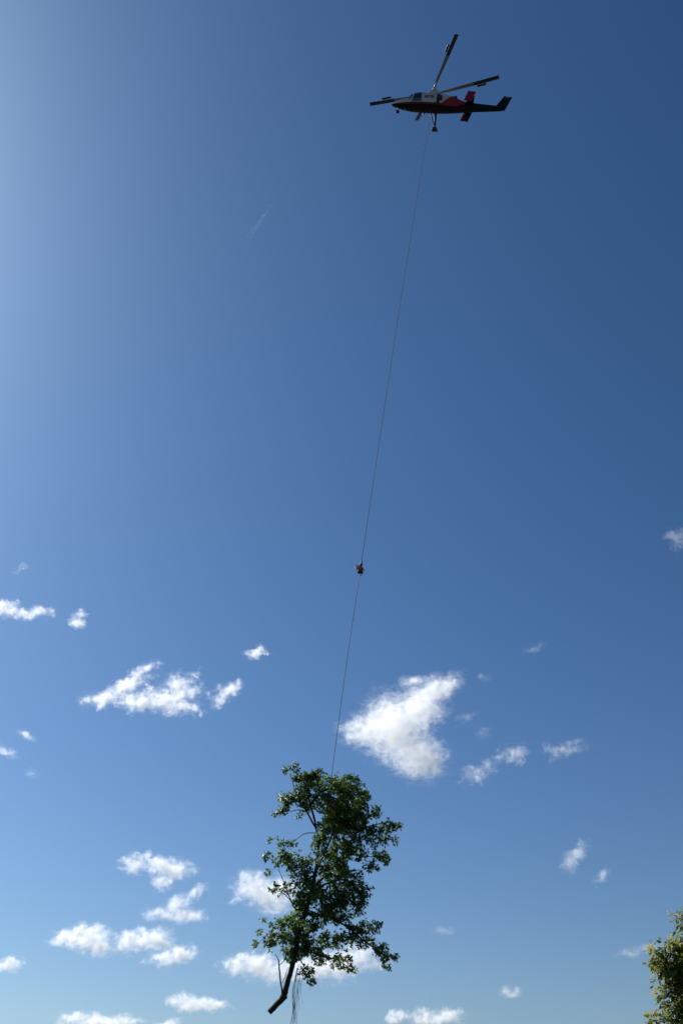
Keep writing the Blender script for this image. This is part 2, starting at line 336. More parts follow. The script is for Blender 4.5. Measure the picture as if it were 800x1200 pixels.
# ------------------------------------------------------------------ clouds: each one a volume of droplets about 1500 m up
def cloud_material(name, puffs, mpp, tau, seed, rag):
    """puffs: (x, y, z, rx, ry, rz, angle) in the cloud's own metres; density falls to nothing at their rims"""
    m = bpy.data.materials.new(name); m.use_nodes = True
    nt = m.node_tree; N = nt.nodes; L = nt.links
    N.remove(N['Principled BSDF']); out = N['Material Output']
    def math_(op, a, b=None, c=None):
        n = N.new('ShaderNodeMath'); n.operation = op
        for i, v in enumerate((a, b, c)):
            if v is None: continue
            if isinstance(v, (int, float)): n.inputs[i].default_value = v
            else: L.new(v, n.inputs[i])
        return n.outputs[0]
    tc = N.new('ShaderNodeTexCoord')
    off = N.new('ShaderNodeVectorMath'); off.operation = 'ADD'; off.inputs[1].default_value = (seed * 371.0, seed * 113.0, seed * 57.0)
    L.new(tc.outputs['Object'], off.inputs[0])
    # large swirl that bends the outline
    nz = N.new('ShaderNodeTexNoise'); nz.inputs['Scale'].default_value = 1 / (16 * mpp); nz.inputs['Detail'].default_value = 3.0
    L.new(off.outputs[0], nz.inputs['Vector'])
    sub = N.new('ShaderNodeVectorMath'); sub.operation = 'SUBTRACT'; sub.inputs[1].default_value = (0.5, 0.5, 0.5)
    L.new(nz.outputs['Color'], sub.inputs[0])
    sc_ = N.new('ShaderNodeVectorMath'); sc_.operation = 'SCALE'; sc_.inputs['Scale'].default_value = 20 * mpp
    L.new(sub.outputs[0], sc_.inputs[0])
    wp = N.new('ShaderNodeVectorMath'); wp.operation = 'ADD'
    L.new(tc.outputs['Object'], wp.inputs[0]); L.new(sc_.outputs[0], wp.inputs[1])
    field = None
    for (x, y, z, rx, ry, rz, an) in puffs:
        mp = N.new('ShaderNodeMapping'); mp.vector_type = 'TEXTURE'
        mp.inputs['Location'].default_value = (x, y, z); mp.inputs['Rotation'].default_value = (0, an, 0); mp.inputs['Scale'].default_value = (rx, ry, rz)
        L.new(wp.outputs[0], mp.inputs['Vector'])
        ln = N.new('ShaderNodeVectorMath'); ln.operation = 'LENGTH'; L.new(mp.outputs[0], ln.inputs[0])
        d = math_('SUBTRACT', 1.0, ln.outputs['Value'])
        field = d if field is None else math_('SMOOTH_MAX', field, d, 0.25)
    # fine billows
    fb = N.new('ShaderNodeTexNoise'); fb.inputs['Scale'].default_value = 1 / ((8 + 5 * rag) * mpp); fb.inputs['Detail'].default_value = 6.0; fb.inputs['Roughness'].default_value = 0.68
    L.new(off.outputs[0], fb.inputs['Vector'])
    bil = math_('MULTIPLY', math_('SUBTRACT', fb.outputs['Fac'], 0.5), 3.6 + 3.4 * rag)
    v = math_('ADD', math_('SUBTRACT', field, 0.10 + 0.30 * rag), bil)
    mr = N.new('ShaderNodeMapRange'); mr.interpolation_type = 'SMOOTHSTEP'
    mr.inputs['From Min'].default_value = 0.0; mr.inputs['From Max'].default_value = 0.95
    mr.inputs['To Min'].default_value = 0.0; mr.inputs['To Max'].default_value = tau
    L.new(v, mr.inputs['Value'])
    # nothing at the very rim of the puffs
    rim = N.new('ShaderNodeMapRange'); rim.inputs['From Min'].default_value = -0.5; rim.inputs['From Max'].default_value = -0.02
    L.new(field, rim.inputs['Value'])
    # thin torn veil round the body, drawn out into fibres
    st_ = N.new('ShaderNodeMapping'); st_.inputs['Rotation'].default_value = (0, 0.5, 0); st_.inputs['Scale'].default_value = (0.45, 1.0, 1.5)
    L.new(off.outputs[0], st_.inputs['Vector'])
    vn = N.new('ShaderNodeTexNoise'); vn.inputs['Scale'].default_value = 1 / (9 * mpp); vn.inputs['Detail'].default_value = 6.0; vn.inputs['Roughness'].default_value = 0.7
    vn.inputs['Distortion'].default_value = 0.6
    L.new(st_.outputs[0], vn.inputs['Vector'])
    veil = N.new('ShaderNodeMapRange'); veil.interpolation_type = 'SMOOTHSTEP'
    veil.inputs['From Min'].default_value = 0.0; veil.inputs['From Max'].default_value = 0.9
    veil.inputs['To Min'].default_value = 0.0; veil.inputs['To Max'].default_value = tau * (0.24 - 0.04 * rag)
    L.new(math_('ADD', math_('ADD', field, 0.14 - 0.18 * rag), math_('MULTIPLY', math_('SUBTRACT', vn.outputs['Fac'], 0.5), 4.0)), veil.inputs['Value'])
    dens = math_('MULTIPLY', math_('ADD', mr.outputs[0], veil.outputs[0]), rim.outputs[0])
    pv = N.new('ShaderNodeVolumeScatter'); pv.inputs['Color'].default_value = (1, 1, 1, 1)
    pv.inputs['Anisotropy'].default_value = 0.3
    L.new(dens, pv.inputs['Density']); L.new(pv.outputs[0], out.inputs['Volume'])
    m.cycles.volume_step_rate = 0.22
    return m

def ico_sphere(sub):
    bm = bmesh.new(); bmesh.ops.create_icosphere(bm, subdivisions=sub, radius=1.0)
    vs = [v.co.copy() for v in bm.verts]; fs = [tuple(v.index for v in f.verts) for f in bm.faces]; bm.free()
    return vs, fs
SPH = ico_sphere(3)

def remeshed(me, voxel):
    o = bpy.data.objects.new('tmp', me); COL.objects.link(o)
    md = o.modifiers.new('r', 'REMESH'); md.mode = 'VOXEL'; md.voxel_size = voxel
    dg = bpy.context.evaluated_depsgraph_get(); dg.update()
    out = bpy.data.meshes.new_from_object(o.evaluated_get(dg))
    bpy.data.objects.remove(o); bpy.data.meshes.remove(me)
    return out

for ci, (label, pos, rz, el, mpp, strength, puffs) in enumerate(CLOUDS):
    crnd = random.Random(100 + ci)
    pf = []
    hull = MB()
    rag = 0.05 if strength > 0.95 else ((0.75 if max(p[2] for p in puffs) > 17 * mpp else 0.5) if mpp < 4.6 else 0.25)      # high scraps are torn, low cumulus hold together
    for (x, z, rx, r_z, an) in puffs:
        ry = (max(rx, r_z) * 0.5 + min(rx, r_z) * 0.5) * (1 - 0.35 * rag)
        y = crnd.uniform(-0.2, 0.2) * ry
        a = R(an)
        pf.append((x, y, z, rx, ry, r_z, a))
        rot = Matrix.Rotation(a, 3, 'Y'); g = 1.36
        pad = 5.0 * mpp
        hull.add([rot @ Vector((p.x * (rx * g + pad), p.y * (ry * g + pad), p.z * (r_z * g + pad))) + Vector((x, y, z)) for p in SPH[0]], SPH[1])
    big = max(max(p[3], p[5]) for p in pf)
    depth = 2 * max(p[4] for p in pf)
    me = remeshed(hull.mesh('cloud'), max(big / 9, 2.2 * mpp))
    # optical depth through the middle decides the droplet density
    tau = 5.0 * strength ** 1.3 / depth
    mat = cloud_material('cloud_droplets', pf, mpp, tau * (1 + 0.15 * rag), ci + 1, rag)
    o = link('cloud', me, mat)
    o.location = pos
    o.rotation_euler = (el, 0, rz)
    tag(o, label, 'cloud', 'scattered white clouds')

# ------------------------------------------------------------------ bark, leaves
def bark_material(name, c0, c1):
    m = bpy.data.materials.new(name); m.use_nodes = True
    nt = m.node_tree; b = nt.nodes['Principled BSDF']
    tc = nt.nodes.new('ShaderNodeTexCoord'); mp = nt.nodes.new('ShaderNodeMapping'); mp.inputs['Scale'].default_value = (7, 7, 1.6)
    nz = nt.nodes.new('ShaderNodeTexNoise'); nz.inputs['Scale'].default_value = 2.0; nz.inputs['Detail'].default_value = 7
    mx = nt.nodes.new('ShaderNodeMix'); mx.data_type = 'RGBA'
    mx.inputs[6].default_value = (*c0, 1); mx.inputs[7].default_value = (*c1, 1)
    bp = nt.nodes.new('ShaderNodeBump'); bp.inputs['Strength'].default_value = 0.8; bp.inputs['Distance'].default_value = 0.03
    nt.links.new(tc.outputs['Object'], mp.inputs['Vector']); nt.links.new(mp.outputs[0], nz.inputs['Vector'])
    nt.links.new(nz.outputs['Fac'], mx.inputs[0]); nt.links.new(mx.outputs[2], b.inputs['Base Color'])
    nt.links.new(nz.outputs['Fac'], bp.inputs['Height']); nt.links.new(bp.outputs[0], b.inputs['Normal'])
    b.inputs['Roughness'].default_value = 0.85
    return m

def leaf_material(name, dark, light, through, rough=0.42, trans=0.3):
    """each leaf (mesh island) takes its own tone; light also shines through the blade"""
    m = bpy.data.materials.new(name); m.use_nodes = True
    nt = m.node_tree; N = nt.nodes; L = nt.links
    b = N['Principled BSDF']; out = N['Material Output']
    geo = N.new('ShaderNodeNewGeometry')
    mx = N.new('ShaderNodeMix'); mx.data_type = 'RGBA'
    mx.inputs[6].default_value = (*dark, 1); mx.inputs[7].default_value = (*light, 1)
    L.new(geo.outputs['Random Per Island'], mx.inputs[0])
    L.new(mx.outputs[2], b.inputs['Base Color'])
    b.inputs['Roughness'].default_value = rough; b.inputs['Specular IOR Level'].default_value = 0.35
    tr = N.new('ShaderNodeBsdfTranslucent'); tr.inputs['Color'].default_value = (*through, 1)
    ms = N.new('ShaderNodeMixShader'); ms.inputs[0].default_value = trans
    L.new(b.outputs[0], ms.inputs[1]); L.new(tr.outputs[0], ms.inputs[2]); L.new(ms.outputs[0], out.inputs['Surface'])
    return m

# five-lobed blade, folded a little along its midrib: (along, across, lift)
LOBED = ([(0, 0, 0), (.28, -.46, .05), (.42, -.22, .03), (.80, -.42, .02), (.72, -.14, .0), (1.08, 0, -.12), (.72, .14, .0), (.80, .42, .02), (.42, .22, .03), (.28, .46, .05), (.5, 0, -.03)],
         [(0, 1, 2, 10), (2, 3, 4, 10), (4, 5, 6, 10), (6, 7, 8, 10), (8, 9, 0, 10)])
OVAL = ([(0, 0, 0), (.25, -.20, .03), (.6, -.22, .02), (1, 0, -.08), (.6, .22, .02), (.25, .20, .03), (.5, 0, -.03)],
        [(0, 1, 6), (1, 2, 6), (2, 3, 6), (3, 4, 6), (4, 5, 6), (5, 0, 6)])

def leaf_mesh(name, items, blade):
    """items: rows of (base xyz, along xyz, across xyz, size) as arrays -> one mesh of many leaves"""
    bv = np.array(blade[0]); n = len(items); k = len(bv)
    base = np.array([i[0] for i in items]); al = np.array([i[1] for i in items]); ac = np.array([i[2] for i in items]); sz = np.array([i[3] for i in items])
    up = np.cross(al, ac)
    v = base[:, None] + sz[:, None, None] * (al[:, None] * bv[None, :, 0:1] + ac[:, None] * bv[None, :, 1:2] + up[:, None] * bv[None, :, 2:3])
    faces = []
    for i in range(n):
        o = i * k
        faces += [tuple(j + o for j in f) for f in blade[1]]
    me = bpy.data.meshes.new(name); me.from_pydata(v.reshape(-1, 3).tolist(), [], faces); me.update()
    return me

def grow_twigs(skel, tips, rng):
    """joins every tip to the nearest piece of wood already there; returns the chains and their girth"""
    nodes = np.array(skel); n0 = len(nodes)
    tips = np.array(tips)
    d = np.linalg.norm(tips[:, None] - nodes[None], axis=2)
    near = d.argmin(1); dist = d.min(1)
    par = np.full(len(tips), -1); done = np.zeros(len(tips), bool)
    for _ in range(len(tips)):
        i = int(np.where(done, 1e9, dist).argmin())
        done[i] = True; par[i] = near[i]
        dd = np.linalg.norm(tips - tips[i], axis=1) * 1.12
        better = (~done) & (dd < dist)
        dist[better] = dd[better]; near[better] = n0 + i
    load = np.ones(len(tips))
    def depth(i):
        k = 0; p = par[i]
        while p >= n0: k += 1; p = par[p - n0]
        return k
    order = sorted(range(len(tips)), key=depth, reverse=True)
    for i in order:
        if par[i] >= n0: load[par[i] - n0] += load[i]
    segs = []
    for i in range(len(tips)):
        a = nodes[par[i]] if par[i] < n0 else tips[par[i] - n0]
        segs.append((a, tips[i], load[i]))
    return segs

def add_twigs(name, segs, mat, parent, rng, girth=0.006):
    mb = MB()
    for a, b, ld in segs:
        a = Vector(a); b = Vector(b)
        if (b - a).length < 0.03: continue
        r = girth * ld ** 0.42
        mid = (a + b) / 2 + Vector(rng.normal(size=3)) * (b - a).length * 0.09
        mb.tube([a, mid, b], [r * 1.1, r, r * 0.75], n=4, cap=False)
    o = mb.build(name, mat, parent, smooth=True)
    return o

def rosette_leaves(centers, outs, rng, nmin, nmax, smin, smax, droop):
    items = []
    for c, o in zip(centers, outs):
        n = rng.integers(nmin, nmax + 1)
        ax = np.array(o) * 0.6 + np.array([0, 0, 0.55]) + rng.normal(size=3) * 0.35
        ax /= np.linalg.norm(ax)
        e1 = np.cross(ax, rng.normal(size=3)); e1 /= np.linalg.norm(e1); e2 = np.cross(ax, e1)
        ph = rng.uniform(0, 6.28)
        for k in range(n):
            t = ph + 6.283 * k / n + rng.normal() * 0.35
            al = e1 * math.cos(t) + e2 * math.sin(t) + ax * rng.normal(0.1, 0.35) + np.array([0, 0, -droop]) * rng.uniform(0.4, 1.4)
            al /= np.linalg.norm(al)
            ac = np.cross(ax + rng.normal(size=3) * 0.45, al); ac /= np.linalg.norm(ac)
            s = rng.uniform(smin, smax)
            st = rng.uniform(0.02, 0.11)
            items.append((np.array(c) + al * st + rng.normal(size=3) * 0.035, al, ac, s))
    return items

def wood(name, pts, mat, parent, n=10, wob=0.0, rng=None, cap=True):
    """a tapering limb through (x, y, z, radius) rows, resampled smoothly"""
    P = [Vector(p[:3]) for p in pts]; rr = [p[3] for p in pts]
    out, rad = [], []
    for i in range(len(P) - 1):
        p0, p1, p2, p3 = P[max(i - 1, 0)], P[i], P[i + 1], P[min(i + 2, len(P) - 1)]
        for k in range(4):
            t = k / 4
            q = 0.5 * ((2 * p1) + (p2 - p0) * t + (2 * p0 - 5 * p1 + 4 * p2 - p3) * t * t + (3 * p1 - p0 - 3 * p2 + p3) * t ** 3)
            r = rr[i] * (1 - t) + rr[i + 1] * t
            if rng is not None:
                q = q + Vector(rng.normal(size=3)) * wob * r
                r *= 1 + rng.normal() * wob * 0.5
            out.append(q); rad.append(r)
    out.append(P[-1]); rad.append(rr[-1])
    mb = MB(); mb.tube(out, rad, n=n, cap=cap)
    o = mb.build(name, mat, parent, smooth=True)
    return o, [tuple(p) for p in out]

# ------------------------------------------------------------------ the tree hanging on the line
rng = np.random.default_rng(11)
BARK = bark_material('grey_brown_bark', (0.007, 0.005, 0.004), (0.028, 0.020, 0.015))
TWIG = material('dark_twig', (0.025, 0.019, 0.014), 0.9)
CUT = material('fresh_cut_wood', (0.28, 0.19, 0.11), 0.8, noise=0.3, nscale=14)
LEAF = leaf_material('tree_leaf', (0.019, 0.044, 0.011), (0.078, 0.132, 0.030), (0.15, 0.25, 0.035), rough=0.5, trans=0.30)

tree = empty('felled_tree', TREE_TRUNK[0][:3])
tag(tree, 'leafy sawn off tree hanging upright in mid air below the helicopter', 'tree')
base = Vector(TREE_TRUNK[0][:3])
loc = lambda rows: [tuple(Vector(r[:3]) - base) + (r[3],) for r in rows]
skel = []
_, pts = wood('trunk', loc(TREE_TRUNK), BARK, tree, n=14, wob=0.06, rng=rng); skel += pts[6:]
trunk_obj = tree.children[0]
# stub scar where a big limb was sawn off at the bend, and the pale saw cut at the butt
p0, p1 = Vector(TREE_TRUNK[0][:3]) - base, Vector(TREE_TRUNK[1][:3]) - base
dcut = (p0 - p1).normalized()
cb = MB(); cb.tube([p0 - dcut * 0.02, p0 + dcut * 0.012], [0.16, 0.155], n=14); o = cb.build('saw_cut', CUT, trunk_obj)
tag(o, 'pale freshly sawn face at the foot of the trunk')
kb = MB(); k0 = Vector(TREE_TRUNK[3][:3]) - base
kb.tube([k0 + Vector((0, 0, .06)), k0 + Vector((0.14, -0.04, -0.06)), k0 + Vector((0.22, -0.06, -0.09))], [0.17, 0.13, 0.08], n=10); kb.build('branch_stub', BARK, trunk_obj, smooth=True)
for i, L_ in enumerate(TREE_LIMBS):
    _, pts = wood('branch', loc(L_), BARK if L_[0][3] > 0.05 else TWIG, tree, n=8, wob=0.12, rng=rng)
    if i < 16: skel += pts[3:]

tips, outs = [], []
axis = np.array([[p[0], p[1], p[2]] for p in loc(TREE_TRUNK)])
for (x, y, z, rx, ry, rz, k) in TREE_CLUMPS:
    c = np.array((x, y, z)) - np.array(base)
    n = max(3, int(round(84.0 * k * (rx * rz) ** 0.9 * (0.55 + 0.45 * min(1.5, ry)))) + 1)
    for _ in range(n):
        d = rng.normal(size=3); d /= np.linalg.norm(d)
        r = rng.uniform(0.15, 1.0) ** 0.5
        p = c + d * r * np.array((rx, ry, rz)) * 0.97
        a = axis[np.abs(axis[:, 2] - p[2]).argmin()]
        o_ = p - a; o_ /= max(0.2, np.linalg.norm(o_))
        tips.append(p); outs.append(o_)
segs = grow_twigs(skel, tips, rng)
tag(add_twigs('twigs', segs, TWIG, tree, rng), kind='stuff')
items = rosette_leaves(tips, outs, rng, 6, 9, 0.12, 0.24, 0.55)
tag(link('foliage', leaf_mesh('foliage', items, LOBED), LEAF, tree), kind='stuff')
print('tree clusters', len(tips), 'leaves', len(items))

# torn ivy stems dangling from the lower trunk, and a fringe under the right bough
def dangle(name, start, length, r, wig, kids, mat, seed):
    g = np.random.default_rng(seed); mb = MB()
    def strand(p, ln, rad, lvl):
        pts = [Vector(p)]; vx = g.normal() * 0.08; vy = g.normal() * 0.08
        n = max(4, int(ln / 0.16))
        for _ in range(n):
            vx = vx * 0.8 + g.normal() * wig * 0.35; vy = vy * 0.8 + g.normal() * wig * 0.35
            pts.append(pts[-1] + Vector((vx, vy, -1)).normalized() * ln / n)
        mb.tube(pts, [rad * (1 - 0.75 * i / n) for i in range(n + 1)], n=4)
        if lvl:
            for _ in range(kids):
                q = pts[int(g.integers(1, n))]
                strand(q + Vector((0, 0, 0)), ln * g.uniform(0.15, 0.4), rad * 0.45, lvl - 1)
    strand(start, length, r, 1)
    return mb.build(name, mat, tree, smooth=True)
IVY = material('dry_ivy_stem', (0.07, 0.055, 0.042), 0.9)
tb = Vector(TREE_TRUNK[7][:3]) - base
for q, (dx, dz, ln, r) in enumerate([(0.16, -1.0, 4.6, 0.034), (0.24, -0.75, 3.6, 0.022), (0.36, -0.55, 2.9, 0.014), (0.62, -0.65, 2.2, 0.012), (0.85, -0.9, 1.4, 0.010), (0.20, -1.3, 4.4, 0.02), (0.30, -1.6, 3.9, 0.016), (0.10, -1.5, 3.0, 0.012)]):
    dangle('hanging_stem', tb + Vector((dx, -0.25, dz)), ln, r, 0.26, 7, IVY, 40 + q)
rb = Vector((2.28, 66.9, 13.35)) - base
for q in range(5):
    dangle('hanging_stem', rb + Vector((q * 0.12 - 0.2, rng.uniform(-.2, .2), -0.12 * q)), rng.uniform(0.9, 1.7), 0.009, 0.3, 3, IVY, 70 + q)

# ------------------------------------------------------------------ leafy tree standing at the right, with yellow fruit clusters
rng = np.random.default_rng(5)
LEAF2 = leaf_material('oval_leaf', (0.022, 0.046, 0.012), (0.100, 0.138, 0.028), (0.22, 0.28, 0.04), rough=0.5, trans=0.33)
FRUIT = leaf_material('yellow_fruit_husk', (0.42, 0.33, 0.05), (0.58, 0.48, 0.10), (0.60, 0.48, 0.06), rough=0.7, trans=0.4)
ybase = Vector((9.9, 24.3, 0))
yt = empty('leafy_tree', ybase)
tag(yt, 'leafy green tree with yellow fruit clusters standing at the right edge', 'tree')
skel = []
_, pts = wood('trunk', [(0, 0, -.2, .26), (.02, .03, .8, .20), (-.05, .05, 1.9, .17), (.03, 0, 3.2, .14), (0, .05, 4.6, .10), (-.05, 0, 6.0, .06), (0, 0, 7.2, .02)], BARK, yt, n=12, wob=.06, rng=rng); skel += pts[8:]
for k in range(15):
    a = k * 2.4; z0 = 1.7 + k * .30; ln = 2.1 - .085 * k
    d = Vector((math.cos(a), math.sin(a), 0))
    _, pts = wood('branch', [(0, 0, z0, .065)] + [tuple(d * ln * u + Vector((0, 0, z0 + u * 1.0 + .15 * math.sin(u * 3)))) + (.06 * (1 - u) + .012,) for u in (.25, .5, .75, 1)], BARK, yt, n=7, wob=.12, rng=rng); skel += pts[3:]
# boughs that reach towards the meadow side
for row in YBOUGHS:
    _, pts = wood('branch', [tuple(Vector(r[:3]) - ybase) + (r[3],) for r in row], BARK, yt, n=6, wob=.1, rng=rng); skel += pts[3:]
tips, outs = [], []
for (x, y, z, rx, ry, rz, n) in YCLUMPS:
    c = np.array((x, y, z)) - np.array(ybase)
    for _ in range(n):
        d = rng.normal(size=3); d /= np.linalg.norm(d)
        p = c + d * rng.uniform(.1, 1) ** .45 * np.array((rx, ry, rz))
        o_ = p - np.array((0, 0, p[2] - .4)); o_ /= np.linalg.norm(o_)
        tips.append(p); outs.append(o_)
tag(add_twigs('twigs', grow_twigs(skel, tips, rng), TWIG, yt, rng, .0045), kind='stuff')
items = rosette_leaves(tips, outs, rng, 5, 8, .10, .17, .35)
tag(link('foliage', leaf_mesh('foliage', items, OVAL), LEAF2, yt), kind='stuff')
sel = [i for i in range(len(tips)) if rng.random() < .24]
fr = []
for i in sel:
    c = tips[i] + outs[i] * .14
    for k in range(int(rng.integers(16, 28))):
        al = rng.normal(size=3) * .8 + np.array((0, 0, -.9)); al /= np.linalg.norm(al)
        ac = np.cross(al, rng.normal(size=3)); ac /= np.linalg.norm(ac)
        fr.append((c + rng.normal(size=3) * np.array((.04, .04, .055)), al, ac, rng.uniform(.04, .07)))
tag(link('fruit_clusters', leaf_mesh('fruit_clusters', fr, OVAL), FRUIT, yt), kind='stuff')
print('right tree leaves', len(items), 'fruit', len(fr))

# ------------------------------------------------------------------ helicopter with two intermeshing rotors (x forward, y left, z up, belly at z = 0)
WHITE = material('white_paint', (0.48, 0.475, 0.47), 0.32, noise=0.06, nscale=1.5, coat=0.3)
RED = material('crimson_paint', (0.26, 0.007, 0.010), 0.5, noise=0.08, nscale=1.5, spec=0.25)
DARKRED = material('maroon_and_shaded_red', (0.13, 0.008, 0.014), 0.5, noise=0.1, nscale=1.5, spec=0.25)
NAVY = material('blue_black_paint', (0.009, 0.008, 0.013), 0.6, noise=0.15, nscale=1.5, spec=0.12)
GLASS = material('tinted_canopy_glass', (0.012, 0.016, 0.022), 0.06, spec=0.8)
BLACK = material('black_rubber', (0.012, 0.012, 0.013), 0.7)
BLADEG = material('grey_blade_skin', (0.16, 0.155, 0.15), 0.5, noise=0.1, nscale=3)
BLADEK = material('black_blade_skin', (0.012, 0.012, 0.014), 0.5)
STEEL = material('dull_steel', (0.30, 0.30, 0.31), 0.4, metal=0.9, noise=0.15, nscale=8)
DGREY = material('dark_grey_metal', (0.05, 0.05, 0.055), 0.5, metal=0.4)

heli = empty('helicopter', (10.28, 67.93, 98.5))
heli.rotation_euler = Euler((R(-5.8), R(-1.6), R(182.7)), 'XYZ')
tag(heli, 'white, red and dark helicopter with intermeshing rotors holding the sling line', 'helicopter')

# stations: x at the chine, aft shift of the roof, belly z, chine z, roof z, belly half width, chine half width, roof half width
ST = [(4.78, 0, .46, .50, .60, .03, .06, .04), (4.6, 0, .36, .44, .80, .12, .20, .12), (4.1, 0, .22, .44, 1.06, .22, .36, .22), (3.4, 0, .08, .45, 1.32, .32, .50, .30),
      (2.95, 0, .03, .45, 1.50, .38, .57, .36), (2.55, .12, .0, .46, 1.90, .42, .63, .42), (2.1, .22, .0, .46, 2.26, .44, .66, .46), (1.6, .2, .0, .46, 2.44, .46, .68, .48),
      (1.0, 0, .0, .46, 2.52, .46, .69, .50), (0.3, 0, .0, .46, 2.54, .46, .70, .52), (-0.3, -.6, .0, .46, 2.44, .46, .70, .48), (-0.65, -1.35, .0, .48, 2.16, .45, .68, .38),
      (-1.6, -1.0, .02, .54, 1.90, .42, .60, .28), (-2.6, -.4, .08, .60, 1.66, .36, .50, .24), (-3.2, -.2, .16, .64, 1.52, .30, .44, .20), (-4.6, 0, .30, .72, 1.38, .24, .34, .17),
      (-6.2, 0, .44, .80, 1.28, .18, .26, .13), (-7.3, 0, .56, .84, 1.22, .13, .19, .10), (-7.78, 0, .66, .86, 1.12, .04, .08, .04)]
UP, BAND, BEL = 9, 3, 6          # ring steps: side and roof, coloured band, belly
def ring(st):
    x, dx, zb, zc, zt, wb, wc, wt = st
    pts = []
    # left side: from chine up over the roof to the right chine
    for k in range(UP + 1):
        t = math.pi * k / UP
        cs, sn = math.cos(t), math.sin(t)
        s = abs(sn) ** 0.62
        z = zc + (zt - zc) * s
        w = wc * (1 - s) + (wt * s) + 0.10 * wc * math.sin(math.pi * min(1, s))
        y = math.copysign(abs(cs) ** 0.45, cs) * w
        pts.append((x + dx * s, y, z))
    zm = zb + (zc - zb) * 0.45; wm = wb + (wc - wb) * 0.72
    for k in range(1, BAND + 1):
        t = k / BAND; pts.append((x, -(wc + (wm - wc) * t), zc + (zm - zc) * t))
    for k in range(1, BEL):
        t = k / BEL; a = math.pi * t
        pts.append((x, -wm * math.cos(a) * (1 - 0.12 * math.sin(a)), zm + (zb - zm) * math.sin(a) ** 0.8))
    for k in range(BAND):
        t = k / BAND; pts.append((x, wm + (wc - wm) * t, zm + (zc - zm) * t))
    return pts
RG = [ring(s) for s in ST]; NR = len(RG[0])
def side_y(x, z):
    """half width of the left flank at (x, z)"""
    best = None
    for i in range(len(ST) - 1):
        for k in range(0, UP // 2):
            A, B, C_, D = RG[i][k], RG[i][k + 1], RG[i + 1][k], RG[i + 1][k + 1]
            for tri in ((A, B, C_), (B, D, C_)):
                (x0, y0, z0), (x1, y1, z1), (x2, y2, z2) = tri
                det = (x1 - x0) * (z2 - z0) - (x2 - x0) * (z1 - z0)
                if abs(det) < 1e-9: continue
                u = ((x - x0) * (z2 - z0) - (x2 - x0) * (z - z0)) / det
                v = ((x1 - x0) * (z - z0) - (x - x0) * (z1 - z0)) / det
                if u >= -1e-4 and v >= -1e-4 and u + v <= 1.0002:
                    y = y0 + u * (y1 - y0) + v * (y2 - y0)
                    best = y if best is None else max(best, y)
    return best if best is not None else 0.4

up_b, band_b, bel_b, nose_b, boom_b = MB(), MB(), MB(), MB(), MB()
verts = [p for r in RG for p in r]
uf, bf, lf = [], [], []
um, bmi = [], []
for i in range(len(ST) - 1):
    for k in range(NR):
        q = (i * NR + k, i * NR + (k + 1) % NR, (i + 1) * NR + (k + 1) % NR, (i + 1) * NR + k)
        xm = ST[i][0]
        if k < UP:
            uf.append(q); um.append(0 if i < 11 else (1 if i < 14 else 2))
        elif k < UP + BAND or k >= UP + BAND + BEL:
            bf.append(q); bmi.append(0 if i < 11 else (1 if i < 13 else 2))
        else:
            lf.append(q)
def sub_mesh(name, faces, mi, mats, parent):
    used = sorted({i for f in faces for i in f}); mp = {o: n for n, o in enumerate(used)}
    me = bpy.data.meshes.new(name)
    me.from_pydata([verts[i] for i in used], [], [tuple(mp[i] for i in f) for f in faces])
    if mi: me.polygons.foreach_set('material_index', mi)
    me.update()
    return link(name, me, mats, parent, smooth=True)
tag(sub_mesh('fuselage', uf, um, [WHITE, RED, NAVY], heli), 'white cabin and nose turning red then blue black towards the tail')
tag(sub_mesh('side_band', bf, bmi, [DARKRED, RED, NAVY], heli), 'dark crimson band along the lower flank')
sub_mesh('belly', lf, None, NAVY, heli)

def flank_panel(name, poly, mat, parent, off=0.012, n=5, side=1, thick=0.0):
    """a panel that follows the flank; poly is a quad in (x, z): rear low, front low, front high, rear high"""
    mb = MB(); g = []
    for j in range(n + 1):
        for i in range(n + 1):
            u, v = i / n, j / n
            x = (poly[0][0] * (1 - u) + poly[1][0] * u) * (1 - v) + (poly[3][0] * (1 - u) + poly[2][0] * u) * v
            z = (poly[0][1] * (1 - u) + poly[1][1] * u) * (1 - v) + (poly[3][1] * (1 - u) + poly[2][1] * u) * v
            g.append((x, side * (side_y(x, z) + off), z))
    mb.add(g, [((j * (n + 1) + i), (j * (n + 1) + i + 1), ((j + 1) * (n + 1) + i + 1), ((j + 1) * (n + 1) + i))[::-side] for j in range(n) for i in range(n)])
    return mb.build(name, mat, parent, smooth=True)

for s in (1, -1):
    d = flank_panel('cockpit_door', [(1.42, .52), (2.72, .52), (2.30, 2.10), (1.30, 2.22)], WHITE, heli, 0.018, side=s)
    w = flank_panel('door_window', [(1.58, .92), (2.56, .92), (2.22, 2.00), (1.46, 2.08)], GLASS, d, 0.030, side=s)
    flank_panel('lower_window', [(1.62, .56), (2.64, .56), (2.58, .84), (1.60, .84)], GLASS, d, 0.030, side=s)
    hb = MB(); hb.box((1.50, s * (side_y(1.50, .88) + 0.045), .90), (.12, .03, .03)); hb.build('handle', STEEL, d)
    flank_panel('quarter_window', [(2.74, .96), (2.98, .90), (2.72, 1.52), (2.44, 1.92)], GLASS, heli, 0.020, side=s)
    flank_panel('roof_window', [(1.56, 2.18), (2.02, 2.14), (1.96, 2.24), (1.55, 2.30)], GLASS, heli, 0.02, side=s)
    flank_panel('dark_flank_panel', [(-.40, 1.50), (-.16, 1.50), (-.20, 2.16), (-.52, 2.16)], BLACK, heli, 0.016, side=s)  # narrow black panel aft of the lettering, on both flanks
    flank_panel('cowling_door', [(-2.5, .95), (-1.6, .95), (-1.7, 1.40), (-2.5, 1.36)], RED, heli, 0.010, side=s)
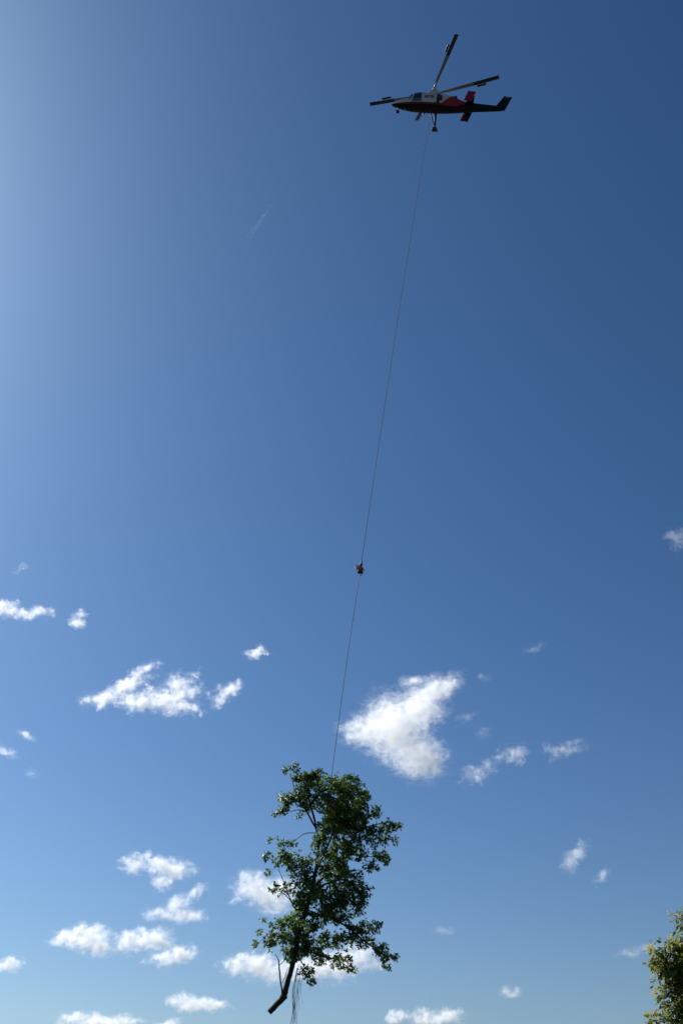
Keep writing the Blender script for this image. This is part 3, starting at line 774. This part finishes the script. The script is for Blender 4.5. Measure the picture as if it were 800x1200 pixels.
# windshield: two front panes over the nose slope
for s in (1, -1):
    mb = MB()
    a = [(2.88, s * .03, 1.435), (2.88, s * .30, 1.32), (2.62, s * .36, 1.78), (2.62, s * .03, 1.85)]
    a = [(3.03, s * .03, 1.53), (3.03, s * .34, 1.36), (2.48, s * .42, 2.02), (2.44, s * .03, 2.15)]
    mb.add(a, [(0, 1, 2, 3)]); mb.build('windshield_pane', GLASS, heli)

# rotor pylon and its two splayed masts
py = MB(); secs = [(2.1, .98, .52, .10), (2.52, .74, .48, .14), (2.78, .54, .45, .10), (2.98, .36, .41, .06)]
n = 16; rr = []
for (z, ax, ay, ox) in secs:
    rr.append([(ox + ax * math.copysign(abs(math.cos(t)) ** .8, math.cos(t)), ay * math.copysign(abs(math.sin(t)) ** .8, math.sin(t)), z) for t in [2 * math.pi * k / n for k in range(n)]])
pv_ = [p for r in rr for p in r]
pf_ = [(i * n + k, i * n + (k + 1) % n, (i + 1) * n + (k + 1) % n, (i + 1) * n + k) for i in range(len(secs) - 1) for k in range(n)] + [tuple(range((len(secs) - 1) * n, len(secs) * n))]
py.add(pv_, pf_); py.build('rotor_pylon', WHITE, heli, smooth=True)

CANT, CONE, RAD = R(12.5), R(4.6), 7.35
def make_rotor(side, azim, lead):
    """side +1 left, -1 right; lead: +1 turns anticlockwise seen from above"""
    axv = Vector((0, side * math.sin(CANT), math.cos(CANT)))
    foot = Vector((.06, side * .24, 2.70)); hub = Vector((0, side * .55, 3.22))
    mast = MB(); mast.tube([foot, foot.lerp(hub, .55), hub - axv * .08], [.34, .25, .13], n=14)
    tag(mast.build('mast_fairing', WHITE, heli, smooth=True), 'white fairing round the rotor mast')
    hb = MB(); hb.tube([hub - axv * .12, hub + axv * .16], [.13, .12], n=12); hb.tube([hub + axv * .16, hub + axv * .24], [.07, .05], n=10)
    e1 = Vector((1, 0, 0)); e2 = axv.cross(e1)
    dr = e1 * math.cos(azim) + e2 * math.sin(azim)
    hb.tube([hub - dr * .55 + axv * .06, hub + dr * .55 + axv * .06], .075, n=8)
    hub_o = hb.build('rotor_hub', STEEL, heli, smooth=True)
    for k in (0, 1):
        t = azim + k * math.pi
        d0 = e1 * math.cos(t) + e2 * math.sin(t)
        ld = (e2 * math.cos(t) - e1 * math.sin(t)) * lead          # towards the leading edge
        span = d0 * math.cos(CONE) + axv * math.sin(CONE)
        nrm = span.cross(ld).normalized()
        if nrm.z < 0: nrm = -nrm
        org = hub + axv * .06
        prof = [(.13, 0), (.10, .022), (0, .034), (-.15, .02), (-.27, .004), (-.15, -.012), (0, -.022), (.10, -.016)]
        def section(r, ch, tw):
            out = []
            sag = 0.10 * (r / RAD) ** 2 * 1.2
            for (c, h) in prof:
                v = ld * (c * ch * math.cos(tw) - h * ch * math.sin(tw)) + nrm * (h * ch * math.cos(tw) + c * ch * math.sin(tw))
                out.append(org + span * r + axv * sag + v)
            return out
        def blade_piece(name, r0, r1, c0, c1, mat, parent):
            mb = MB(); m = 6; vv = []
            for i in range(m + 1):
                u = i / m; vv += section(r0 + (r1 - r0) * u, c0 + (c1 - c0) * u, R(9 - 9 * (r0 + (r1 - r0) * u) / RAD))
            q = len(prof)
            ff = [(i * q + j, i * q + (j + 1) % q, (i + 1) * q + (j + 1) % q, (i + 1) * q + j) for i in range(m) for j in range(q)]
            ff += [tuple(range(q))[::-1], tuple(range(m * q, (m + 1) * q))]
            mb.add(vv, ff); return mb.build(name, mat, parent, smooth=False)
        bl = blade_piece('rotor_blade', .5, 4.5, .62, 1.05, BLADEG, heli)
        blade_piece('blade_tip', 4.5, RAD, 1.05, 1.12, BLADEK, bl)
        # servo flap carried behind the trailing edge at three quarters span
        sf = MB(); sag = axv * 0.06
        c = org + span * 5.35 + sag - ld * .46 + nrm * .02
        rot = Matrix((span, ld, nrm)).transposed()
        sf.box(c, (1.05, .22, .03), rot)
        sf.box(c + span * .32 + ld * .16, (.05, .20, .025), rot); sf.box(c - span * .32 + ld * .16, (.05, .20, .025), rot)
        sf.build('servo_flap', BLADEK, bl)
make_rotor(1, R(101), 1)
make_rotor(-1, R(163.3), -1)

# engine exhaust and roof fittings
ex = MB(); ex.tube([(-1.75, .16, 1.72), (-2.05, .20, 1.92), (-2.45, .24, 1.96)], [.17, .17, .19], n=12); ex.build('exhaust_pipe', DGREY, heli, smooth=True)
eb = MB(); eb.box((-2.75, 0, 1.62), (.5, .12, .22)); eb.build('beacon_fairing', BLACK, heli, bevel=.03)
for x, h in ((1.35, .22), (.85, .14)):
    ab = MB(); ab.box((x, 0, 2.36 + h / 2), (.16, .03, h), taper=.5); ab.build('roof_antenna', DGREY, heli)
ab = MB(); ab.box((-1.6, 0, -.13), (.18, .03, .30)); ab.build('belly_antenna', NAVY, heli)

def slab_fin(name, quad, thick, mat, axis_, parent, mi=None):
    """a thin aerofoil: quad of (x, z) corners, thick along y (or (x, y) corners along z)"""
    mb = MB(); vs = []
    q = [Vector((a, b)) for a, b in quad]
    c = sum(q, Vector((0, 0))) / 4
    for off, sc_ in ((-thick / 2, .92), (-thick * .2, 1.0), (thick * .2, 1.0), (thick / 2, .92)):
        for p in q:
            s = c + (p - c) * sc_
            vs.append(axis_(s.x, s.y, off))
    f = [(3, 2, 1, 0), (12, 13, 14, 15)] + [(i * 4 + k, i * 4 + (k + 1) % 4, (i + 1) * 4 + (k + 1) % 4, (i + 1) * 4 + k) for i in range(3) for k in range(4)]
    mb.add(vs, f); return mb.build(name, mat, parent)
# upright tail fin, swept back
fin = slab_fin('tail_fin', [(-6.62, 0.98), (-7.78, .68), (-8.68, 2.80), (-7.80, 2.90)], .14, NAVY, lambda a, b, o: (a, o, b), heli)
for s in (1, -1):
    mk = slab_fin('fin_marking', [(-7.95, 2.64), (-8.30, 2.61), (-8.33, 2.70), (-7.98, 2.73)], .008, WHITE, lambda a, b, o: (a, s * .078 + o, b), fin)
    slab_fin('fin_marking', [(-7.82, 2.36), (-8.02, 2.34), (-8.05, 2.44), (-7.85, 2.46)], .008, RED, lambda a, b, o: (a, s * .078 + o, b), fin)
# tailplane halves with raked end plates
for s in (1, -1):
    tp = slab_fin('tailplane', [(-3.40, s * .3), (-4.25, s * .3), (-4.20, s * 1.35), (-3.45, s * 1.35)], .09, NAVY, lambda a, b, o: (a, b, .98 + o), heli)
    ep = slab_fin('end_plate', [(-2.98, .22), (-3.85, .12), (-4.36, 1.66), (-3.52, 1.76)], .08, RED, lambda a, b, o: (a, s * 1.39 + o, b), tp)
    if s == -1: ep.data.materials[0] = DARKRED  # far plate is the same red, its shade put into the darker colour

# lettering on the white flank
cu = bpy.data.curves.new('lettering', 'FONT'); cu.body = 'ROTEX'; cu.size = 0.58; cu.extrude = 0.004
cu.align_x = 'CENTER'; cu.align_y = 'CENTER'; cu.offset = 0.012
tmp = bpy.data.objects.new('tmp', cu); COL.objects.link(tmp)
dg = bpy.context.evaluated_depsgraph_get(); dg.update()
tme = bpy.data.meshes.new_from_object(tmp.evaluated_get(dg)); bpy.data.objects.remove(tmp)
for s in (1, -1):
    t = link('lettering', tme if s == 1 else tme.copy(), RED if s == 1 else None, heli)
    y = max(side_y(.5, 1.5), side_y(1.0, 1.5), side_y(0, 1.5), side_y(.5, 1.25)) + .03
    t.location = (.66, s * y, 1.32); t.rotation_euler = (R(90), 0, R(180) if s == 1 else 0)
    t.scale = (.56, 1.05, 1)
    tag(t, 'red capital lettering on the white flank')

# landing gear
def wheel(parent, c, r, w):
    mb = MB(); c = Vector(c); prof = [(-.5, .62), (-.5, .86), (-.34, 1), (.34, 1), (.5, .86), (.5, .62)]
    n = 20; vs = [(c.x + r * q * math.cos(a), c.y + w * o, c.z + r * q * math.sin(a)) for a in [2 * math.pi * k / n for k in range(n)] for o, q in prof]
    m = len(prof); mb.add(vs, [(k * m + j, k * m + j + 1, ((k + 1) % n) * m + j + 1, ((k + 1) % n) * m + j) for k in range(n) for j in range(m - 1)])
    ty = mb.build('tyre', BLACK, parent, smooth=True)
    rb_ = MB(); rb_.tube([c + Vector((0, -w * .42, 0)), c + Vector((0, w * .42, 0))], r * .63, n=16); rb_.build('rim', DGREY, parent)
for s in (1, -1):
    lg = MB(); lg.tube([(-.12, s * .45, .22), (-.2, s * 1.25, -.10), (-.22, s * 2.02, -.42)], [.15, .12, .09], n=10)
    lg.tube([(.45, s * .42, .10), (-.15, s * 1.7, -.32)], [.05, .045], n=8)
    leg = lg.build('main_gear_leg', NAVY, heli, smooth=True)
    wheel(leg, (-.22, s * 2.18, -.44), .31, .24)
    bp_ = MB(); bp_.box((-.22, s * 2.12, -.72), (.66, .30, .05)); bp_.build('bear_paw', BLACK, leg, bevel=.012)
ng = MB(); ng.tube([(4.05, 0, .25), (4.10, 0, -.25), (4.12, 0, -.42)], [.07, .06, .05], n=8); ng.box((4.12, 0, -.36), (.10, .26, .08))
leg = ng.build('nose_gear_leg', DGREY, heli, smooth=False)
wheel(leg, (4.14, 0, -.54), .22, .16)
hk = MB(); hk.tube([(.55, .12, .02), (.46, 0, -.22), (.55, -.12, .02)], .025, n=6); hk.tube([(.37, .12, .02), (.46, 0, -.22), (.37, -.12, .02)], .025, n=6)
hk.box((.46, 0, -.28), (.12, .10, .16)); hk.build('cargo_hook', DGREY, heli)
ll = MB(); ll.tube([(3.3, 0, .06), (3.3, 0, -.04)], [.11, .10], n=12); ll.build('landing_light', GLASS, heli, smooth=True)

# ------------------------------------------------------------------ sling line, remote hook, choker
bpy.context.view_layer.update()
HOOK = heli.matrix_world @ Vector((.46, 0, -.36))
BALL = Vector((1.47, 67.9, 40.27))
TOP = Vector((-0.65, 67.75, 24.12)); CHOKE = Vector((-1.22, 67.72, 18.4))
LINE = material('grey_steel_rope', (0.19, 0.185, 0.18), 1.0, metal=0.0, spec=0.1)
STRAP = material('pale_choker_rope', (0.14, 0.125, 0.10), 0.8)
def rope(name, a, b, r, sag, mat, n=24, side=Vector((-1, 0, 0))):
    mb = MB()
    mb.tube([a.lerp(b, i / n) + side * sag * math.sin(math.pi * i / n) for i in range(n + 1)], r, n=6)
    return mb, mb.build(name, mat, None, smooth=True)
line = rope('sling_line', HOOK, BALL + Vector((.11, 0, .85)), .024, .10, LINE)[1]
tag(line, 'long thin grey rope running from helicopter down to the remote hook', 'rope')

ORANGE = material('orange_housing', (0.38, 0.13, 0.035), 0.45, noise=0.2, nscale=8)
rh = empty('remote_hook', BALL); tag(rh, 'small orange, white and black remote hook partway down the line', 'hook')
tilt = (HOOK - BALL).normalized(); ROT = Vector((0, 0, 1)).rotation_difference(tilt).to_matrix()
rh.rotation_euler = ROT.to_euler()
b = MB(); b.tube([(0, 0, .30), (0, 0, .55), (0, 0, .88)], [.15, .09, .04], n=12); b.build('swivel', BLACK, rh, smooth=True)
b = MB(); b.tube([(0, 0, -.22), (0, 0, -.10), (0, 0, .10), (0, 0, .24), (0, 0, .31)], [.15, .22, .24, .18, .10], n=16); b.build('housing', ORANGE, rh, smooth=True)
b = MB(); b.tube([(0, 0, -.30), (0, 0, -.24), (0, 0, -.12)], [.09, .205, .232], n=16); b.build('lower_cap', BLACK, rh, smooth=True)
for a in range(4):
    t = a * math.pi / 2 + .5
    b = MB(); d = Vector((math.cos(t), math.sin(t), 0))
    b.tube([d * .10 + Vector((0, 0, .30)), d * .30 + Vector((0, 0, .16)), d * .33 + Vector((0, 0, -.08)), d * .20 + Vector((0, 0, -.27))], .03, n=6)
    b.build('guard_bar', BLACK if a != 1 else STEEL, rh, smooth=True)
b = MB(); b.box((-.26, -.10, .17), (.30, .32, .20), Matrix.Rotation(-.5, 3, 'Y')); tag(b.build('highlight_box', WHITE, rh, bevel=.02), 'white box standing in for the highlight on the sunlit side')  # white box added as the bright highlight on the hook's left
hp = [(0, 0, -.28), (0, 0, -.36)] + [(.08 - .09 * math.cos(a), 0, -.42 - .09 * math.sin(a)) for a in [k * .55 for k in range(7)]]
b = MB(); b.tube(hp, .026, n=6); b.build('load_hook', STEEL, rh, smooth=True)

lo = MB()
P0 = BALL - tilt * .50
npt = 20; pts = [P0.lerp(TOP, i / npt) + Vector((-1, 0, 0)) * .05 * math.sin(math.pi * i / npt) for i in range(npt + 1)]
pts += [TOP.lerp(CHOKE, i / 6) for i in range(1, 7)]
# wraps round the trunk
wc = Vector((-1.62, 67.9, 18.35))
for k in range(1, 15):
    a = -0.45 - k * 0.52
    pts.append(wc + Vector((.17 * math.cos(a), .17 * math.sin(a), -.03 * k)))
lo.tube(pts, .024, n=6)
tag(lo.build('choker_line', STRAP, None, smooth=True), 'lower rope from remote hook into the tree crown, choked round its trunk', 'rope')

# ------------------------------------------------------------------ airliner far above with its short trail
jet = empty('airliner', (-918.0, 8763.0, 10500.0)); tag(jet, 'tiny white jet airliner high up, left of the helicopter', 'airplane')
jdir = (Vector((-918, 8763, 0)) - Vector((-1278, 9341, 0))).normalized()
jet.rotation_euler = (0, 0, math.atan2(jdir.y, jdir.x))
JW = material('airliner_paint', (0.8, 0.8, 0.8), 0.3)
b = MB(); b.tube([(22, 0, -.4), (20.5, 0, 0), (17, 0, 0), (-10, 0, 0), (-22, 0, 1.2)], [.3, 1.5, 2, 2, .4], n=12); b.build('fuselage', JW, jet, smooth=True)
for s in (1, -1):
    b = MB(); b.add([(4, s * 1.5, -.8), (-3, s * 1.5, -.8), (-8, s * 18, .6), (-6, s * 18, .6), (4, s * 1.5, -.2), (-3, s * 1.5, -.5), (-8, s * 18, .7), (-6, s * 18, .7)],
                    [(0, 3, 2, 1), (4, 5, 6, 7), (0, 4, 7, 3), (1, 2, 6, 5), (3, 7, 6, 2), (0, 1, 5, 4)]); b.build('wing', JW, jet)
    b = MB(); b.tube([(1.5, s * 6, -2), (-3, s * 6, -1.9)], [1.1, .8], n=10); b.build('engine', JW, jet)
    b = MB(); b.add([(-17, s * .5, 1), (-20, s * .5, 1), (-23, s * 6.5, 1.4), (-21.5, s * 6.5, 1.4), (-18.5, s * 2, 1.3)], [(0, 1, 2, 3), (0, 3, 4), (1, 4, 2), (2, 4, 3), (0, 4, 1)]); b.build('tailplane', JW, jet)
b = MB(); b.add([(-15, 0, 1.8), (-20.5, 0, 1.8), (-23, 0, 8), (-20.5, 0, 8), (-18.5, .25, 4), (-18.5, -.25, 4)], [(0, 1, 4), (1, 2, 4), (2, 3, 4), (3, 0, 4), (1, 0, 5), (2, 1, 5), (3, 2, 5), (0, 3, 5)]); b.build('tail_fin', JW, jet)
trail_m = bpy.data.materials.new('ice_trail'); trail_m.use_nodes = True
tn = trail_m.node_tree; tn.nodes.remove(tn.nodes['Principled BSDF'])
tv = tn.nodes.new('ShaderNodeVolumeScatter'); tv.inputs['Density'].default_value = 0.0024; tv.inputs['Anisotropy'].default_value = 0.3
tn.links.new(tv.outputs[0], tn.nodes['Material Output'].inputs['Volume'])
tr = empty('contrail', (-918.0, 8763.0, 10500.0)); tr.rotation_euler = jet.rotation_euler
tag(tr, 'faint pair of thin vapour streaks behind the tiny airliner', 'contrail')
for s in (1, -1):
    b = MB(); b.tube([(-60, s * 6, -2), (-200, s * 9, -3), (-420, s * 15, -5), (-640, s * 21, -7), (-700, s * 23, -8)], [3, 7, 9, 7, .5], n=10)
    b.build('vapour_streak', trail_m, tr, smooth=True)
